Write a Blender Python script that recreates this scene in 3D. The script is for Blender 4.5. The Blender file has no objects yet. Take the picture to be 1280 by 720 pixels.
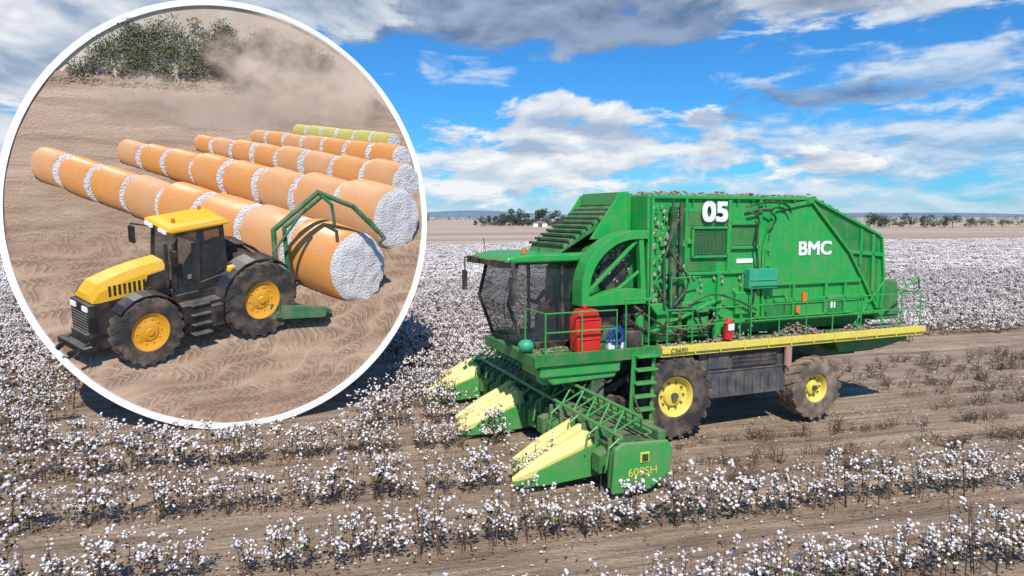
import bpy, bmesh, math, random
from mathutils import Vector, Matrix, noise
random.seed(7)
S=bpy.context.scene
S.view_settings.view_transform='Standard'
try: S.view_settings.look='None'
except Exception: pass
S.view_settings.exposure=0
rad=math.radians
# ---------------------------------------------------------------- camera
cd=bpy.data.cameras.new("camera"); cam=bpy.data.objects.new("camera",cd); S.collection.objects.link(cam)
cam.location=(0,0,4.8); cam.rotation_euler=(rad(90-5.9),0,0)
cd.sensor_width=36; cd.lens=36*870/1280; cd.clip_end=8000; S.camera=cam
# ---------------------------------------------------------------- node helpers
def newmat(name):
    m=bpy.data.materials.new(name); m.use_nodes=True
    nt=m.node_tree; b=nt.nodes['Principled BSDF']; return m,nt,b
def ramp(nt,fac,stops):
    r=nt.nodes.new('ShaderNodeValToRGB'); e=r.color_ramp.elements
    while len(e)>1: e.remove(e[-1])
    e[0].position=stops[0][0]; e[0].color=(*stops[0][1],1)
    for p,c in stops[1:]:
        k=e.new(p); k.color=(*c,1)
    nt.links.new(fac,r.inputs[0]); return r.outputs[0]
def tnoise(nt,vec,scale,detail=4,rough=.55):
    n=nt.nodes.new('ShaderNodeTexNoise'); n.inputs['Scale'].default_value=scale
    n.inputs['Detail'].default_value=detail; n.inputs['Roughness'].default_value=rough
    if vec is not None: nt.links.new(vec,n.inputs['Vector'])
    return n.outputs['Fac']
def mixc(nt,fac,a,b,mode='MIX'):
    m=nt.nodes.new('ShaderNodeMix'); m.data_type='RGBA'; m.blend_type=mode
    for v,i in ((fac,0),(a,6),(b,7)):
        if isinstance(v,(int,float)): m.inputs[i].default_value=v
        elif isinstance(v,tuple): m.inputs[i].default_value=(*v,1)
        else: nt.links.new(v,m.inputs[i])
    return m.outputs[2]
def M_(nt,op,a,b=None,c=None,clamp=False):
    m=nt.nodes.new('ShaderNodeMath'); m.operation=op; m.use_clamp=clamp
    for i,v in enumerate((a,b,c)):
        if v is None: continue
        if isinstance(v,(int,float)): m.inputs[i].default_value=v
        else: nt.links.new(v,m.inputs[i])
    return m.outputs[0]
def mapping(nt,vec,rot=(0,0,0),sc=(1,1,1)):
    mp=nt.nodes.new('ShaderNodeMapping'); mp.inputs['Rotation'].default_value=rot; mp.inputs['Scale'].default_value=sc; nt.links.new(vec,mp.inputs[0]); return mp.outputs[0]
def bump(nt,b,h,strength=.3,dist=.02):
    n=nt.nodes.new('ShaderNodeBump'); n.inputs['Strength'].default_value=strength; n.inputs['Distance'].default_value=dist
    nt.links.new(h,n.inputs['Height']); nt.links.new(n.outputs[0],b.inputs['Normal'])
def simple(name,col,rough=.6,metal=0,dust=.25,dcol=(.30,.22,.15),scale=3,var=.15,bmp=0,coat=0,low=False,streak=0,bd=.02):
    m,nt,b=newmat(name)
    g=nt.nodes.new('ShaderNodeNewGeometry'); pos=g.outputs['Position']
    dark=tuple(c*(1-var*1.6) for c in col); lite=tuple(min(1,c*(1+var)) for c in col)
    n2=tnoise(nt,pos,scale*9,2)
    c=mixc(nt,n2,dark,lite)
    if dust>0:
        n1=tnoise(nt,pos,scale,4)
        f=M_(nt,'MULTIPLY',M_(nt,'SUBTRACT',n1,.42,clamp=True),dust*5,clamp=True)
        sep=nt.nodes.new('ShaderNodeSeparateXYZ'); nt.links.new(g.outputs['Normal'],sep.inputs[0])
        up=M_(nt,'MULTIPLY',M_(nt,'MAXIMUM',sep.outputs[2],0.0),dust*1.4)
        f=M_(nt,'ADD',f,M_(nt,'MULTIPLY',up,n1),clamp=True)
        if low:
            sp=nt.nodes.new('ShaderNodeSeparateXYZ'); nt.links.new(pos,sp.inputs[0])
            lo=M_(nt,'MULTIPLY',M_(nt,'SUBTRACT',2.2,sp.outputs[2],clamp=True),.35)
            f=M_(nt,'ADD',f,M_(nt,'MULTIPLY',lo,n1),clamp=True)
        if streak:
            ns=tnoise(nt,mapping(nt,pos,sc=(6,6,.7)),1.5,4,.7)
            f=M_(nt,'ADD',f,M_(nt,'MULTIPLY',M_(nt,'SUBTRACT',ns,.5,clamp=True),streak*4),clamp=True)
        c=mixc(nt,f,c,dcol)
        r=M_(nt,'ADD',M_(nt,'MULTIPLY',f,.5),rough,clamp=True); nt.links.new(r,b.inputs['Roughness'])
    else: b.inputs['Roughness'].default_value=rough
    nt.links.new(c,b.inputs['Base Color']); b.inputs['Metallic'].default_value=metal
    if coat: b.inputs['Coat Weight'].default_value=coat; b.inputs['Coat Roughness'].default_value=.1
    if bmp: bump(nt,b,n2,bmp,bd)
    return m
def cheap(name,a,c2,scale):
    m=bpy.data.materials.new(name); m.use_nodes=True; nt=m.node_tree; nt.nodes.clear()
    o=nt.nodes.new('ShaderNodeOutputMaterial'); d=nt.nodes.new('ShaderNodeBsdfDiffuse'); nt.links.new(d.outputs[0],o.inputs[0]); g=nt.nodes.new('ShaderNodeNewGeometry')
    nt.links.new(mixc(nt,ramp(nt,tnoise(nt,g.outputs['Position'],scale,0),[(.35,(0,0,0)),(.65,(1,1,1))]),a,c2),d.inputs['Color'])
    return m
GREEN=simple('green_paint',(.014,.37,.065),.34,0,.13,low=True,streak=.24)
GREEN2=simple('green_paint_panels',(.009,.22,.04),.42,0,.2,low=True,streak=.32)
DGREEN=simple('dark_green_metal',(.010,.09,.028),.55,0,.35)
YEL=simple('yellow_paint',(.82,.68,.10),.42,0,.2,dcol=(.45,.33,.2),streak=.1)
PYEL=simple('pale_yellow_plastic',(.88,.73,.22),.4,0,.12,dcol=(.55,.42,.22),streak=.12)
BLK=simple('black_metal',(.02,.02,.022),.5,0,.3)
GREY=simple('grey_panel',(.085,.09,.095),.5,.2,.35)
STEEL=simple('steel',(.35,.34,.33),.4,.7,.3)
RUB=simple('tyre_rubber',(.035,.033,.032),.85,0,.55,dcol=(.22,.16,.115),bmp=.3)
RUBD=simple('dusty_tyre_rubber',(.12,.09,.07),.9,0,.9,dcol=(.30,.22,.155),bmp=.3)
RED=simple('red_plastic',(.66,.02,.015),.35,0,.08)
WHT=simple('white_paint',(.85,.85,.85),.5,0,.03,var=.02)
CYAN=simple('teal_paint',(.02,.40,.22),.4,0,.15)
BLUE=simple('blue_hose',(.03,.06,.35),.4,0,.1)
ORG=simple('orange_plastic',(.8,.2,.03),.4,0,.1)
LINT=simple('cotton_lint_debris',(.36,.27,.20),.95,0,0,scale=14,var=.4)
COTTON=cheap('cotton_white',(.62,.56,.53),(.84,.81,.79),9)
COTTONF=cheap('cotton_dull_white',(.55,.49,.46),(.82,.77,.75),2)
STALK=cheap('dry_stalk',(.08,.05,.035),(.19,.125,.085),6)
LEAFD=cheap('dry_leaf',(.06,.042,.025),(.21,.14,.085),8)
LEAFG=cheap('green_leaf',(.07,.12,.02),(.17,.24,.05),5)
WOOD=simple('timber',(.28,.2,.13),.8,0,.1,scale=5,var=.3)
def glassmat(name,al):
    m,nt,b=newmat(name); b.inputs['Base Color'].default_value=(.04,.055,.06,1); b.inputs['Roughness'].default_value=.05
    b.inputs['Alpha'].default_value=al; b.inputs['Specular IOR Level'].default_value=.9; return m
GLASS=glassmat('cab_glass',.5)
# ---------------------------------------------------------------- mesh builder
def empty(name,loc=(0,0,0),rz=0):
    e=bpy.data.objects.new(name,None); S.collection.objects.link(e); e.location=loc; e.rotation_euler=(0,0,rz); return e
class B:
    def __init__(s): s.bm=bmesh.new()
    def face(s,vs):
        try: return s.bm.faces.new(vs)
        except ValueError: return None
    def box(s,x0,x1,y0,y1,z0,z1):
        v=[s.bm.verts.new((x,y,z)) for x in (x0,x1) for y in (y0,y1) for z in (z0,z1)]
        for f in ((0,1,3,2),(4,6,7,5),(0,4,5,1),(2,3,7,6),(0,2,6,4),(1,5,7,3)): s.face([v[i] for i in f])
        return s
    def loft(s,secs,cap=True):
        R=[[s.bm.verts.new(p) for p in q] for q in secs]; n=len(secs[0])
        for a,b in zip(R,R[1:]):
            for i in range(n): s.face([a[i],a[(i+1)%n],b[(i+1)%n],b[i]])
        if cap: s.face(R[0][::-1]); s.face(R[-1])
        return s
    def prism(s,prof,y0,y1):
        return s.loft([[(x,y0,z) for x,z in prof],[(x,y1,z) for x,z in prof]])
    def cyl(s,p0,p1,r0,r1=None,seg=10,cap=True):
        if r1 is None: r1=r0
        p0=Vector(p0);p1=Vector(p1);d=(p1-p0)
        if d.length<1e-6: return s
        d.normalize(); a=d.orthogonal().normalized(); b=d.cross(a)
        ring=lambda p,r:[p+(a*math.cos(2*math.pi*i/seg)+b*math.sin(2*math.pi*i/seg))*r for i in range(seg)]
        return s.loft([ring(p0,r0),ring(p1,r1)],cap)
    def tube(s,pts,r,seg=8):
        for a,b in zip(pts,pts[1:]):
            a=Vector(a);b=Vector(b);e=(b-a).normalized()*r*.5; s.cyl(a-e,b+e,r,seg=seg)
        return s
    def hose(s,pts,r,seg=6,n=6):
        P=[Vector(p) for p in pts]; P=[P[0]]+P+[P[-1]]; out=[]
        for i in range(1,len(P)-2):
            for k in range(n):
                t=k/n; a,b_,c,d=P[i-1],P[i],P[i+1],P[i+2]
                out.append(.5*((2*b_)+(c-a)*t+(2*a-5*b_+4*c-d)*t*t+(3*b_-a-3*c+d)*t**3))
        out.append(P[-2]); return s.tube(out,r,seg)
    def beam(s,p0,p1,w,h,up=(0,0,1)):
        p0=Vector(p0);p1=Vector(p1);d=(p1-p0).normalized();u=Vector(up)
        a=d.cross(u)
        if a.length<1e-3: a=Vector((0,1,0))
        a.normalize(); c=a.cross(d).normalized()
        q=lambda p:[p+a*w/2+c*h/2,p-a*w/2+c*h/2,p-a*w/2-c*h/2,p+a*w/2-c*h/2]
        return s.loft([q(p0),q(p1)])
    def lathe(s,prof,cx,y0,cz,seg=48):
        R=[]
        for k in range(seg):
            t=2*math.pi*k/seg
            R.append([s.bm.verts.new((cx+r*math.cos(t),y0+y,cz+r*math.sin(t))) for y,r in prof])
        for k in range(seg):
            a=R[k];b=R[(k+1)%seg]
            for i in range(len(prof)-1): s.face([a[i],a[i+1],b[i+1],b[i]])
        return s
    def blob(s,c,r,sub=1,jit=.25,sc=(1,1,1)):
        g=bmesh.ops.create_icosphere(s.bm,subdivisions=sub,radius=1)
        for v in g['verts']:
            k=1+random.uniform(-jit,jit)
            v.co=Vector((c[0]+v.co.x*r*sc[0]*k,c[1]+v.co.y*r*sc[1]*k,c[2]+v.co.z*r*sc[2]*k))
        return s
    def done(s,name,mats,parent=None,M=None,bevel=0,smooth=False,recalc=True):
        if recalc: bmesh.ops.recalc_face_normals(s.bm,faces=s.bm.faces)
        me=bpy.data.meshes.new(name); s.bm.to_mesh(me); s.bm.free()
        if M is not None: me.transform(M)
        for m in (mats if isinstance(mats,(list,tuple)) else [mats]): me.materials.append(m)
        o=bpy.data.objects.new(name,me); S.collection.objects.link(o)
        if parent: o.parent=parent
        if smooth:
            for p in me.polygons: p.use_smooth=True
            try: me.set_sharp_from_angle(angle=rad(38))
            except Exception: pass
        if bevel:
            md=o.modifiers.new('bevel','BEVEL'); md.width=bevel; md.segments=2; md.limit_method='ANGLE'; md.angle_limit=rad(40)
        return o
def wheel(parent,tag,cx,y0,w,R,rimR,rub,rimmat,M=None,lugs=22,hub=True):
    cz=R; b=B(); mid=(R+rimR)/2
    b.lathe([(.05*w,rimR*.96),(.0,rimR*1.02),(-.03*w,mid),(.03*w,R*.93),(.14*w,R*.955),(.5*w,R*.965),(.86*w,R*.955),(.97*w,R*.93),(1.03*w,mid),(w,rimR*1.02),(.95*w,rimR*.96)],cx,y0,cz,56)
    for k in range(lugs):
        for side in (0,1):
            t0=2*math.pi*(k+side*.5)/lugs; t1=t0+2*math.pi*.55/lugs
            ya,yb=(.0,.53) if side==0 else (1.0,.47)
            P=[]
            for (yy,t) in ((ya,t0),(yb,t1)):
                for dt in (-.055*22/lugs,.055*22/lugs):
                    for rr in (R*.93,R*(1.0 if yy not in(0,1) else .985)):
                        P.append((cx+rr*math.cos(t+dt),y0+yy*w,cz+rr*math.sin(t+dt)))
            b.loft([[P[0],P[1],P[3],P[2]],[P[4],P[5],P[7],P[6]]])
            ys=-.02*w if side==0 else 1.02*w
            Q=[]
            for rr,sh in ((R*.985,0),(R*.86,-.06)):
                for dt in (-.05,.05):
                    for yy in (ys,(.06*w if side==0 else .94*w)):
                        Q.append((cx+rr*math.cos(t0+dt*22/lugs+sh),y0+yy,cz+rr*math.sin(t0+dt*22/lugs+sh)))
            b.loft([[Q[0],Q[1],Q[3],Q[2]],[Q[4],Q[5],Q[7],Q[6]]])
    b.done('tyre_'+tag,rub,parent,M,smooth=True)
    if hub:
        b=B(); b.lathe([(.04*w,rimR),(.07*w,rimR*.93),(.16*w,rimR*.86),(.30*w,rimR*.80),(.34*w,rimR*.52),(.22*w,rimR*.46),(.18*w,rimR*.2),(.16*w,.001)],cx,y0,cz,40)
        b.done('rim_'+tag,rimmat,parent,M,smooth=True)
        b=B()
        for k in range(10):
            t=2*math.pi*k/10; x=cx+rimR*.62*math.cos(t); z=cz+rimR*.62*math.sin(t)
            b.cyl((x,y0+.24*w,z),(x,y0+.35*w,z),.022,seg=6)
        b.cyl((cx,y0+.06*w,cz),(cx,y0+.2*w,cz),rimR*.17,seg=16)
        b.done('hub_'+tag,GREY if M is None else rimmat,parent,M)
# ================================================================= HARVESTER
H=empty('cotton_harvester',(3.53,14.6,0),rad(22))
b=B(); b.box(-1.6,6.6,.75,1.0,1.35,1.65); b.box(-1.6,6.6,2.2,2.45,1.35,1.65); b.box(-.3,.3,.2,3.1,.75,1.15); b.box(3.75,4.15,.5,2.8,.6,.95)
b.box(.6,3.5,.9,2.4,.8,1.9); b.box(-2.6,-.9,.9,2.4,.9,1.9); b.box(4.6,6.0,.8,2.3,1.3,1.9); b.done('chassis',DGREEN,H,bevel=.02)
for tag,y in (('front_near',0),('front_near_inner',.72),('front_far',2.1),('front_far_outer',2.8)):
    wheel(H,tag,0,y,.56,.94,.46,RUB,YEL,hub=(tag=='front_near'))
wheel(H,'rear_near',3.95,.0,.55,.76,.35,RUBD,YEL,lugs=18)
wheel(H,'rear_far',3.95,2.6,.55,.76,.35,RUBD,YEL,lugs=18,hub=False)
b=B(); b.prism([(.85,.78),(3.05,.78),(3.05,1.35),(3.2,1.9),(.6,1.9),(.72,1.2)],.1,.3)
for i in range(9): b.box(.95+i*.23,.98+i*.23,.07,.11,.9,1.28)
b.box(.8,3.0,.08,.11,1.36,1.4); b.box(.85,1.4,.06,.1,1.45,1.85); b.done('side_panel',GREY,H,bevel=.012)
b=B(); b.box(1.5,2.75,.06,.1,1.45,1.86)
b.done('grille_backing',STEEL,H)
b=B()
for i in range(22): b.box(1.52+i*.057,1.54+i*.057,.04,.062,1.46,1.85)
for i in range(5): b.box(1.5,2.77,.035,.05,1.47+i*.09,1.485+i*.09)
b.done('grille',BLK,H)
b=B(); b.cyl((3.02,.0,1.4),(3.02,.0,1.85),.09,seg=14); b.done('side_canister',simple('dusty_pink',(.5,.25,.22),.6),H,smooth=True)
b=B(); b.box(-.45,7.35,-.1,.04,1.92,2.06); b.box(-.45,7.35,-.05,.04,1.84,1.92)
for i in range(1,12): b.box(-.3+i*.66,-.27+i*.66,-.115,-.1,1.86,2.07)
b.done('walkway_edge',YEL,H,bevel=.01)
b=B(); b.box(-.42,7.3,.045,.8,1.96,2.02); b.box(-3.3,-.46,-.02,.9,1.98,2.04); b.box(-3.3,-.47,-.06,-.0,1.86,2.10); b.box(-3.35,-3.28,-.06,2.8,1.84,2.06)
b.box(-3.28,-1.0,.9,2.8,1.9,2.03); b.done('walkway_deck',GREEN2,H,bevel=.008)
b=B(); b.box(-3.2,-1.4,.0,.95,1.62,1.86); b.prism([(-3.3,1.8),(-2.9,1.45),(-1.5,1.5),(-1.3,1.84)],.05,.5); b.done('deck_underframe',GREEN,H,bevel=.03)
b=B(); b.prism([(4.7,1.9),(7.2,1.9),(7.2,1.66),(6.3,1.5),(4.9,1.5)],.3,2.7); b.done('rear_skirt',GREEN2,H,bevel=.02)
Y0=.35;Y1=2.95
b=B(); b.prism([(-.55,2.95),(-.6,5.25),(3.9,5.25),(6.15,4.35),(6.3,3.35),(6.2,2.35),(1.6,2.35),(1.2,2.7)],Y0,Y1); b.done('basket_hull',GREEN,H,bevel=.03)
b=B(); b.prism([(6.28,3.25),(6.95,3.15),(7.05,2.2),(6.2,2.2)],Y0+.1,Y1-.1); b.prism([(1.2,2.3),(6.25,2.3),(6.25,2.06),(1.2,2.06)],.75,2.6); b.done('basket_lower',GREEN2,H,bevel=.02)
def rib(pts,w=.09,y=Y0,name=None,mat=None):
    bb=B()
    for (x0,z0),(x1,z1) in zip(pts,pts[1:]): bb.beam((x0,y-.03,z0),(x1,y-.03,z1),.08,w)
    bb.done(name or 'rib',mat or GREEN,H,bevel=.008)
ribs=[[(-.5,5.2),(3.9,5.2),(6.1,4.33)],[(2.35,5.2),(2.35,2.4)],[(2.75,4.95),(2.45,4.0),(2.5,2.4)],[(2.75,4.95),(3.9,5.15)],[(3.9,5.1),(5.1,3.95),(6.15,2.45)],
 [(5.1,3.95),(6.2,3.85)],[(5.45,4.5),(5.45,3.62)],[(5.85,4.35),(5.9,2.95)],[(.35,5.2),(.35,2.9)],[(-.3,4.2),(.5,4.25)],[(.35,3.55),(2.35,3.55)],[(2.5,3.25),(5.5,3.25)],[(-.5,5.2),(-.5,3.0)],[(1.5,5.15),(1.5,3.55)],[(6.15,4.3),(6.28,3.3),(6.2,2.35)],[(1.2,2.45),(6.2,2.45)],[(3.4,3.2),(3.4,2.45)],[(4.4,3.2),(4.4,2.45)],[(5.0,3.2),(5.0,2.45)],[(1.25,3.55),(1.25,2.75)],[(1.9,3.5),(1.9,2.5)],[(1.5,4.65),(2.35,4.65)],[(1.5,4.1),(2.35,4.1)],[(2.85,2.85),(5.7,2.85)]]
for i,r in enumerate(ribs): rib(r,.06+.03*(i%2),name='basket_rib_%d'%i)
b=B(); b.prism([(2.55,4.2),(2.8,4.85),(3.75,5.02),(4.95,3.85),(5.5,3.3),(2.55,3.3)],Y0-.018,Y0+.01); b.done('basket_smooth_panel',GREEN,H)
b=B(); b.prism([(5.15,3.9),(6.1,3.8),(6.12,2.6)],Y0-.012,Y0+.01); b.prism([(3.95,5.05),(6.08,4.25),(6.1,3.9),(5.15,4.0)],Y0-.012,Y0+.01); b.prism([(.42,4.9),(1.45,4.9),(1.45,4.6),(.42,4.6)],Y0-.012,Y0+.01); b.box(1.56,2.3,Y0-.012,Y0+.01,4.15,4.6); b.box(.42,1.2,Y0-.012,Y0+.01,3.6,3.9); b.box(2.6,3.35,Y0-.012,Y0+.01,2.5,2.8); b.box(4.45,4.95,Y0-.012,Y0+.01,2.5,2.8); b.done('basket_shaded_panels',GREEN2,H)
b=B()
for i in range(9):
    t=i/8; x=4.1+t*1.9; b.beam((x,Y0+.1,5.19-t*.78+.04),(x,Y1,5.19-t*.78+.04),.05,.06)
for x,z in [(xx*.4+.5,5.13) for xx in range(9)]+[(2.62,2.6+.35*k) for k in range(6)]+[(-.4,3.1+.25*k) for k in range(8)]: b.cyl((x,Y0-.01,z),(x,Y0-.1,z),.02,seg=6)
b.done('roof_flutes_bolts',GREEN2,H)
b=B(); b.box(.55,1.42,Y0-.03,Y0-.02,3.95,4.52); b.done('mesh_backing',simple('lint_grey',(.30,.36,.29),.9,0,.5,scale=6),H)
b=B()
for i in range(24): b.box(.55+i*.037,.556+i*.037,Y0-.05,Y0-.03,3.95,4.52)
for i in range(16): b.box(.55,1.42,Y0-.055,Y0-.042,3.95+i*.037,3.956+i*.037)
b.done('mesh_screen',GREEN2,H)
b=B(); b.beam((.5,Y0-.05,3.92),(1.46,Y0-.05,3.92),.06,.05); b.beam((.5,Y0-.05,4.55),(1.46,Y0-.05,4.55),.06,.05); b.beam((.52,Y0-.05,3.9),(.52,Y0-.05,4.56),.06,.05); b.beam((1.45,Y0-.05,3.9),(1.45,Y0-.05,4.56),.06,.05)
b.done('mesh_frame',GREEN,H)
b=B()
b.cyl((-.05,.2,2.9),(-.05,.2,5.0),.08); b.cyl((.17,.22,2.1),(.17,.22,5.1),.05); b.tube([(-.25,.15,2.9),(-.3,.15,3.9),(-.1,.15,4.4),(-.1,.15,5.15)],.03)
b.hose([(.4,.18,2.9),(.9,.12,3.1),(1.5,.15,3.0),(2.2,.15,2.7)],.025); b.done('side_pipes',DGREEN,H,smooth=True)
b=B(); b.hose([(.25,.2,4.9),(-.2,.15,4.2),(.3,.1,3.4),(-.2,.1,2.7),(.1,.1,2.2)],.02)
b.hose([(1.9,.22,5.0),(2.5,.2,5.12),(3.0,.2,5.05),(3.15,.22,4.88)],.022); b.hose([(1.95,.22,4.9),(2.2,.18,4.75),(2.15,.2,4.2),(2.25,.2,3.6),(2.1,.2,2.7)],.022); b.hose([(2.0,.22,4.9),(2.4,.2,4.95),(2.7,.2,4.75),(2.55,.22,4.5)],.022)
b.hose([(-.9,.3,2.9),(-.3,.15,2.5),(.6,.12,2.35),(1.1,.2,2.6)],.03); b.hose([(-1.2,.3,2.7),(-.4,.2,2.3),(.9,.2,2.25)],.035); b.hose([(-.4,.25,3.3),(-.1,.15,2.9),(.5,.15,2.8),(.8,.2,2.3)],.025)
b.done('hydraulic_hoses',BLK,H,smooth=True)
b=B(); b.box(-.5,1.2,.5,2.8,2.06,2.95); b.done('engine_bay',DGREEN,H,bevel=.02)
b=B(); b.box(-.35,.3,.28,.5,2.1,2.85); b.box(.45,1.0,.3,.52,2.15,2.6); b.cyl((1.3,.35,2.08),(1.3,.35,2.5),.13,seg=14); b.cyl((-.75,.35,2.05),(-.75,.35,2.75),.1,seg=12)
b.box(1.7,2.3,.25,.4,2.6,3.1); b.prism([(-.6,2.95),(1.15,2.95),(.9,2.7),(-.4,2.7)],.2,.4); b.beam((-.6,.25,2.3),(1.1,.2,2.95),.06,.08); b.beam((-.6,.3,3.0),(.4,.3,3.6),.06,.08); b.box(-.3,.1,.25,.35,3.55,3.9); b.done('service_boxes',GREEN,H,bevel=.02)
b=B(); b.box(1.95,2.75,.12,.32,3.18,3.62); b.box(1.97,2.73,.10,.12,3.36,3.38); b.done('toolbox',CYAN,H,bevel=.02)
b=B(); b.cyl((1.32,.02,2.12),(1.32,.02,2.5),.1,seg=16); b.cyl((1.32,.02,2.5),(1.32,.02,2.58),.1,.03,seg=16); b.done('fire_extinguisher_tank',RED,H,smooth=True)
b=B(); b.box(1.24,1.4,-.09,-.07,2.32,2.46); b.done('extinguisher_label',WHT,H)
b=B(); b.box(3.4,3.52,.0,.06,2.85,3.05); b.box(3.2,3.3,-.02,.03,2.6,2.75); b.done('warning_plates',ORG,H)
b=B()
def arcp(cx,cz,rx,rz,a0,a1,n=10): return [(cx+rx*math.cos(rad(a0+(a1-a0)*i/n)),cz+rz*math.sin(rad(a0+(a1-a0)*i/n))) for i in range(n+1)]
arc=[(-2.15,2.95)]+arcp(-.85,3.3,1.3,1.2,180,90)+[(-.58,4.5)]
inn=[(-.58,4.32)]+arcp(-.85,3.25,1.12,1.07,90,180)+[(-1.97,2.95)]
b.prism(arc+inn,.3,.75)
b.prism([(-2.15,2.95),(-.6,2.95),(-.6,3.25),(-1.1,3.3),(-1.9,3.15)],.32,.7); b.beam((-.65,.4,2.95),(-.75,.4,4.45),.15,.12); b.beam((-1.95,.4,3.25),(-.75,.4,4.35),.08,.07)
b.beam((-1.5,.42,3.1),(-.65,.42,3.7),.07,.06)
b.done('chute_frame',GREEN,H,bevel=.012)
b=B(); b.prism([(-1.95,2.96),(-1.9,3.6),(-1.6,4.1),(-1,4.35),(-.55,4.4),(-.55,2.96)],.75,2.6); b.done('chute_body',GREEN2,H,bevel=.03)
b=B()
for i in range(110):
    a=random.uniform(.3,1.4); r=random.uniform(.5,1.1)
    b.blob((-.7-r*math.cos(a)*1.0,.68+random.uniform(-.03,.05),3.2+r*math.sin(a)*.95),random.uniform(.02,.06),1,.35)
for i in range(120): b.blob((random.uniform(-.5,.3),.28,random.uniform(3.0,5.1)),random.uniform(.012,.04),1,.35,(1,.5,1.5))
for i in range(60): b.blob((random.uniform(.4,2.3),.3,random.uniform(2.1,3.5)),random.uniform(.015,.04),1,.35,(1,.5,1.2))
b.done('lint_clumps',simple('grey_lint',(.38,.38,.33),.95,0,.3,scale=12,var=.4),H,smooth=True)
b=B(); b.cyl((-1.25,.62,3.55),(-1.25,.74,3.55),.33,seg=24); b.done('fan_opening',BLK,H)
b=B(); b.loft([[(-2.3,1.1,3.98),(-2.3,2.75,3.98),(-2.2,2.75,4.15),(-2.2,1.1,4.15)],[(-1.4,1.1,4.5),(-1.4,2.75,4.5),(-1.4,2.75,4.7),(-1.4,1.1,4.7)],[(-.5,1.1,4.6),(-.5,2.75,4.6),(-.62,2.75,5.25),(-.62,1.1,5.25)]])
b.done('air_duct_hood',GREEN2,H,bevel=.02)
b=B()
for i in range(12):
    t=i/11; x=-2.25+t*1.6; z=4.14+t*1.03
    b.box(x,x+.05,1.05,2.8,z+.02,z+.08)
b.done('duct_slats',DGREEN,H,bevel=.008)
b=B(); b.prism([(-1.6,4.3),(-.6,4.3),(-.6,5.3),(-.9,5.28)],1.0,1.06); b.prism([(-1.6,4.3),(-.6,4.3),(-.6,5.3),(-.9,5.28)],2.78,2.84); b.prism([(-.95,4.7),(-.6,4.7),(-.6,5.34),(-.9,5.32)],1.1,2.7)
b.done('duct_cheeks',GREEN,H,bevel=.01)
b=B()
for i in range(1100):
    x=random.uniform(-.5,3.9); k=max(0,noise.noise(Vector((x*1.7,1,0)))+.3); b.blob((x,random.uniform(.36,2.8),5.25+random.uniform(0,.14)*k),random.uniform(.012,.045),1,.4,(1.6,1,.6))
for i in range(420): b.blob((random.uniform(-.4,7.2),random.uniform(.05,.33),2.03+random.uniform(0,.05)),random.uniform(.012,.04),1,.4,(1.4,1,.7))
for i in range(160): b.blob((random.uniform(-3.2,-.6),random.uniform(0,.9),2.05),random.uniform(.01,.03),1,.4,(1.4,1,.6))
b.done('lint_debris',LINT,H)
b=B()
for (xa,xb,hh) in ((1.0,2.0,.22),(2.7,4.2,.3),(5.0,6.0,.15)):
    for i in range(220):
        t=random.random(); x=xa+(xb-xa)*t; h=hh*math.sin(t*math.pi); b.blob((x,random.uniform(.08,.4),2.02+h*random.random()),random.uniform(.012,.04),1,.4,(1.5,1,.7))
b.done('debris_heap',LINT,H)
b=B()
def rail(x0,x1,y,z0,n,h=1.0,r=.016):
    for i in range(n+1):
        x=x0+(x1-x0)*i/n; b.tube([(x,y,z0),(x,y,z0+h)],r,6)
    for k in (1.0,.55): b.tube([(x0,y,z0+h*k),(x1,y,z0+h*k)],r,6)
rail(-.3,1.6,-.03,2.05,3,.78); rail(1.9,5.1,-.03,2.05,4,.78); rail(5.2,7.2,-.03,2.05,3,.85); rail(-3.1,-1.5,-.0,2.05,2,.85)
b.tube([(7.2,-.03,2.9),(7.2,2.6,2.9)],.016,6); b.tube([(-3.1,0,2.9),(-3.15,.9,2.9),(-3.15,.9,2.05)],.016,6); b.tube([(-1.3,-.02,2.05),(-1.3,-.02,3.1),(-.75,-.02,3.1),(-.75,-.02,2.05)],.018,6)
b.tube([(-.2,.0,2.9),(-.2,.0,3.5),(.6,.1,3.5)],.016,6); b.tube([(5.1,.15,2.1),(6.1,.15,3.2)],.02,6); b.tube([(6.4,.0,2.9),(7.1,.0,3.3),(7.3,.1,3.0)],.025,6)
b.tube([(2.0,.1,2.85),(2.0,.1,3.25),(3.1,.1,3.25),(3.1,.1,2.85)],.015,6)
b.done('railings',GREEN,H,smooth=True)
b=B(); b.beam((-1.22,-.12,.42),(-1.1,-.05,2.0),.05,.13); b.beam((-.72,-.12,.42),(-.62,-.05,2.0),.05,.13)
for i in range(6):
    z=.5+i*.28; b.box(-1.2+.02*i,-.7+.02*i,-.22,.02,z,z+.045)
b.done('ladder',GREEN,H,bevel=.008)
b=B(); b.prism([(-2.35,2.06),(-1.82,2.06),(-1.8,2.7),(-1.9,2.92),(-2.25,2.92),(-2.37,2.75)],.1,.42)
for z in (2.3,2.5,2.7): b.box(-2.34,-1.84,.08,.44,z,z+.03)
b.cyl((-2.1,.26,2.92),(-2.1,.26,3.0),.05,seg=12); b.done('red_fuel_tank',RED,H,bevel=.04,smooth=True)
b=B(); b.box(-1.62,-1.42,.1,.4,2.05,2.25); b.box(-1.32,-1.2,.1,.3,2.05,2.2); b.done('white_jug',WHT,H,bevel=.03)
b=B()
for k in range(4):
    c=(-1.45,.05,2.35); pts=[(c[0]+(.1+.035*k)*math.cos(a*.524),.05+.02*k,c[2]+(.1+.035*k)*math.sin(a*.524)) for a in range(13)]; b.tube(pts,.014,6)
b.done('coiled_hose',BLUE,H)
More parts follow.
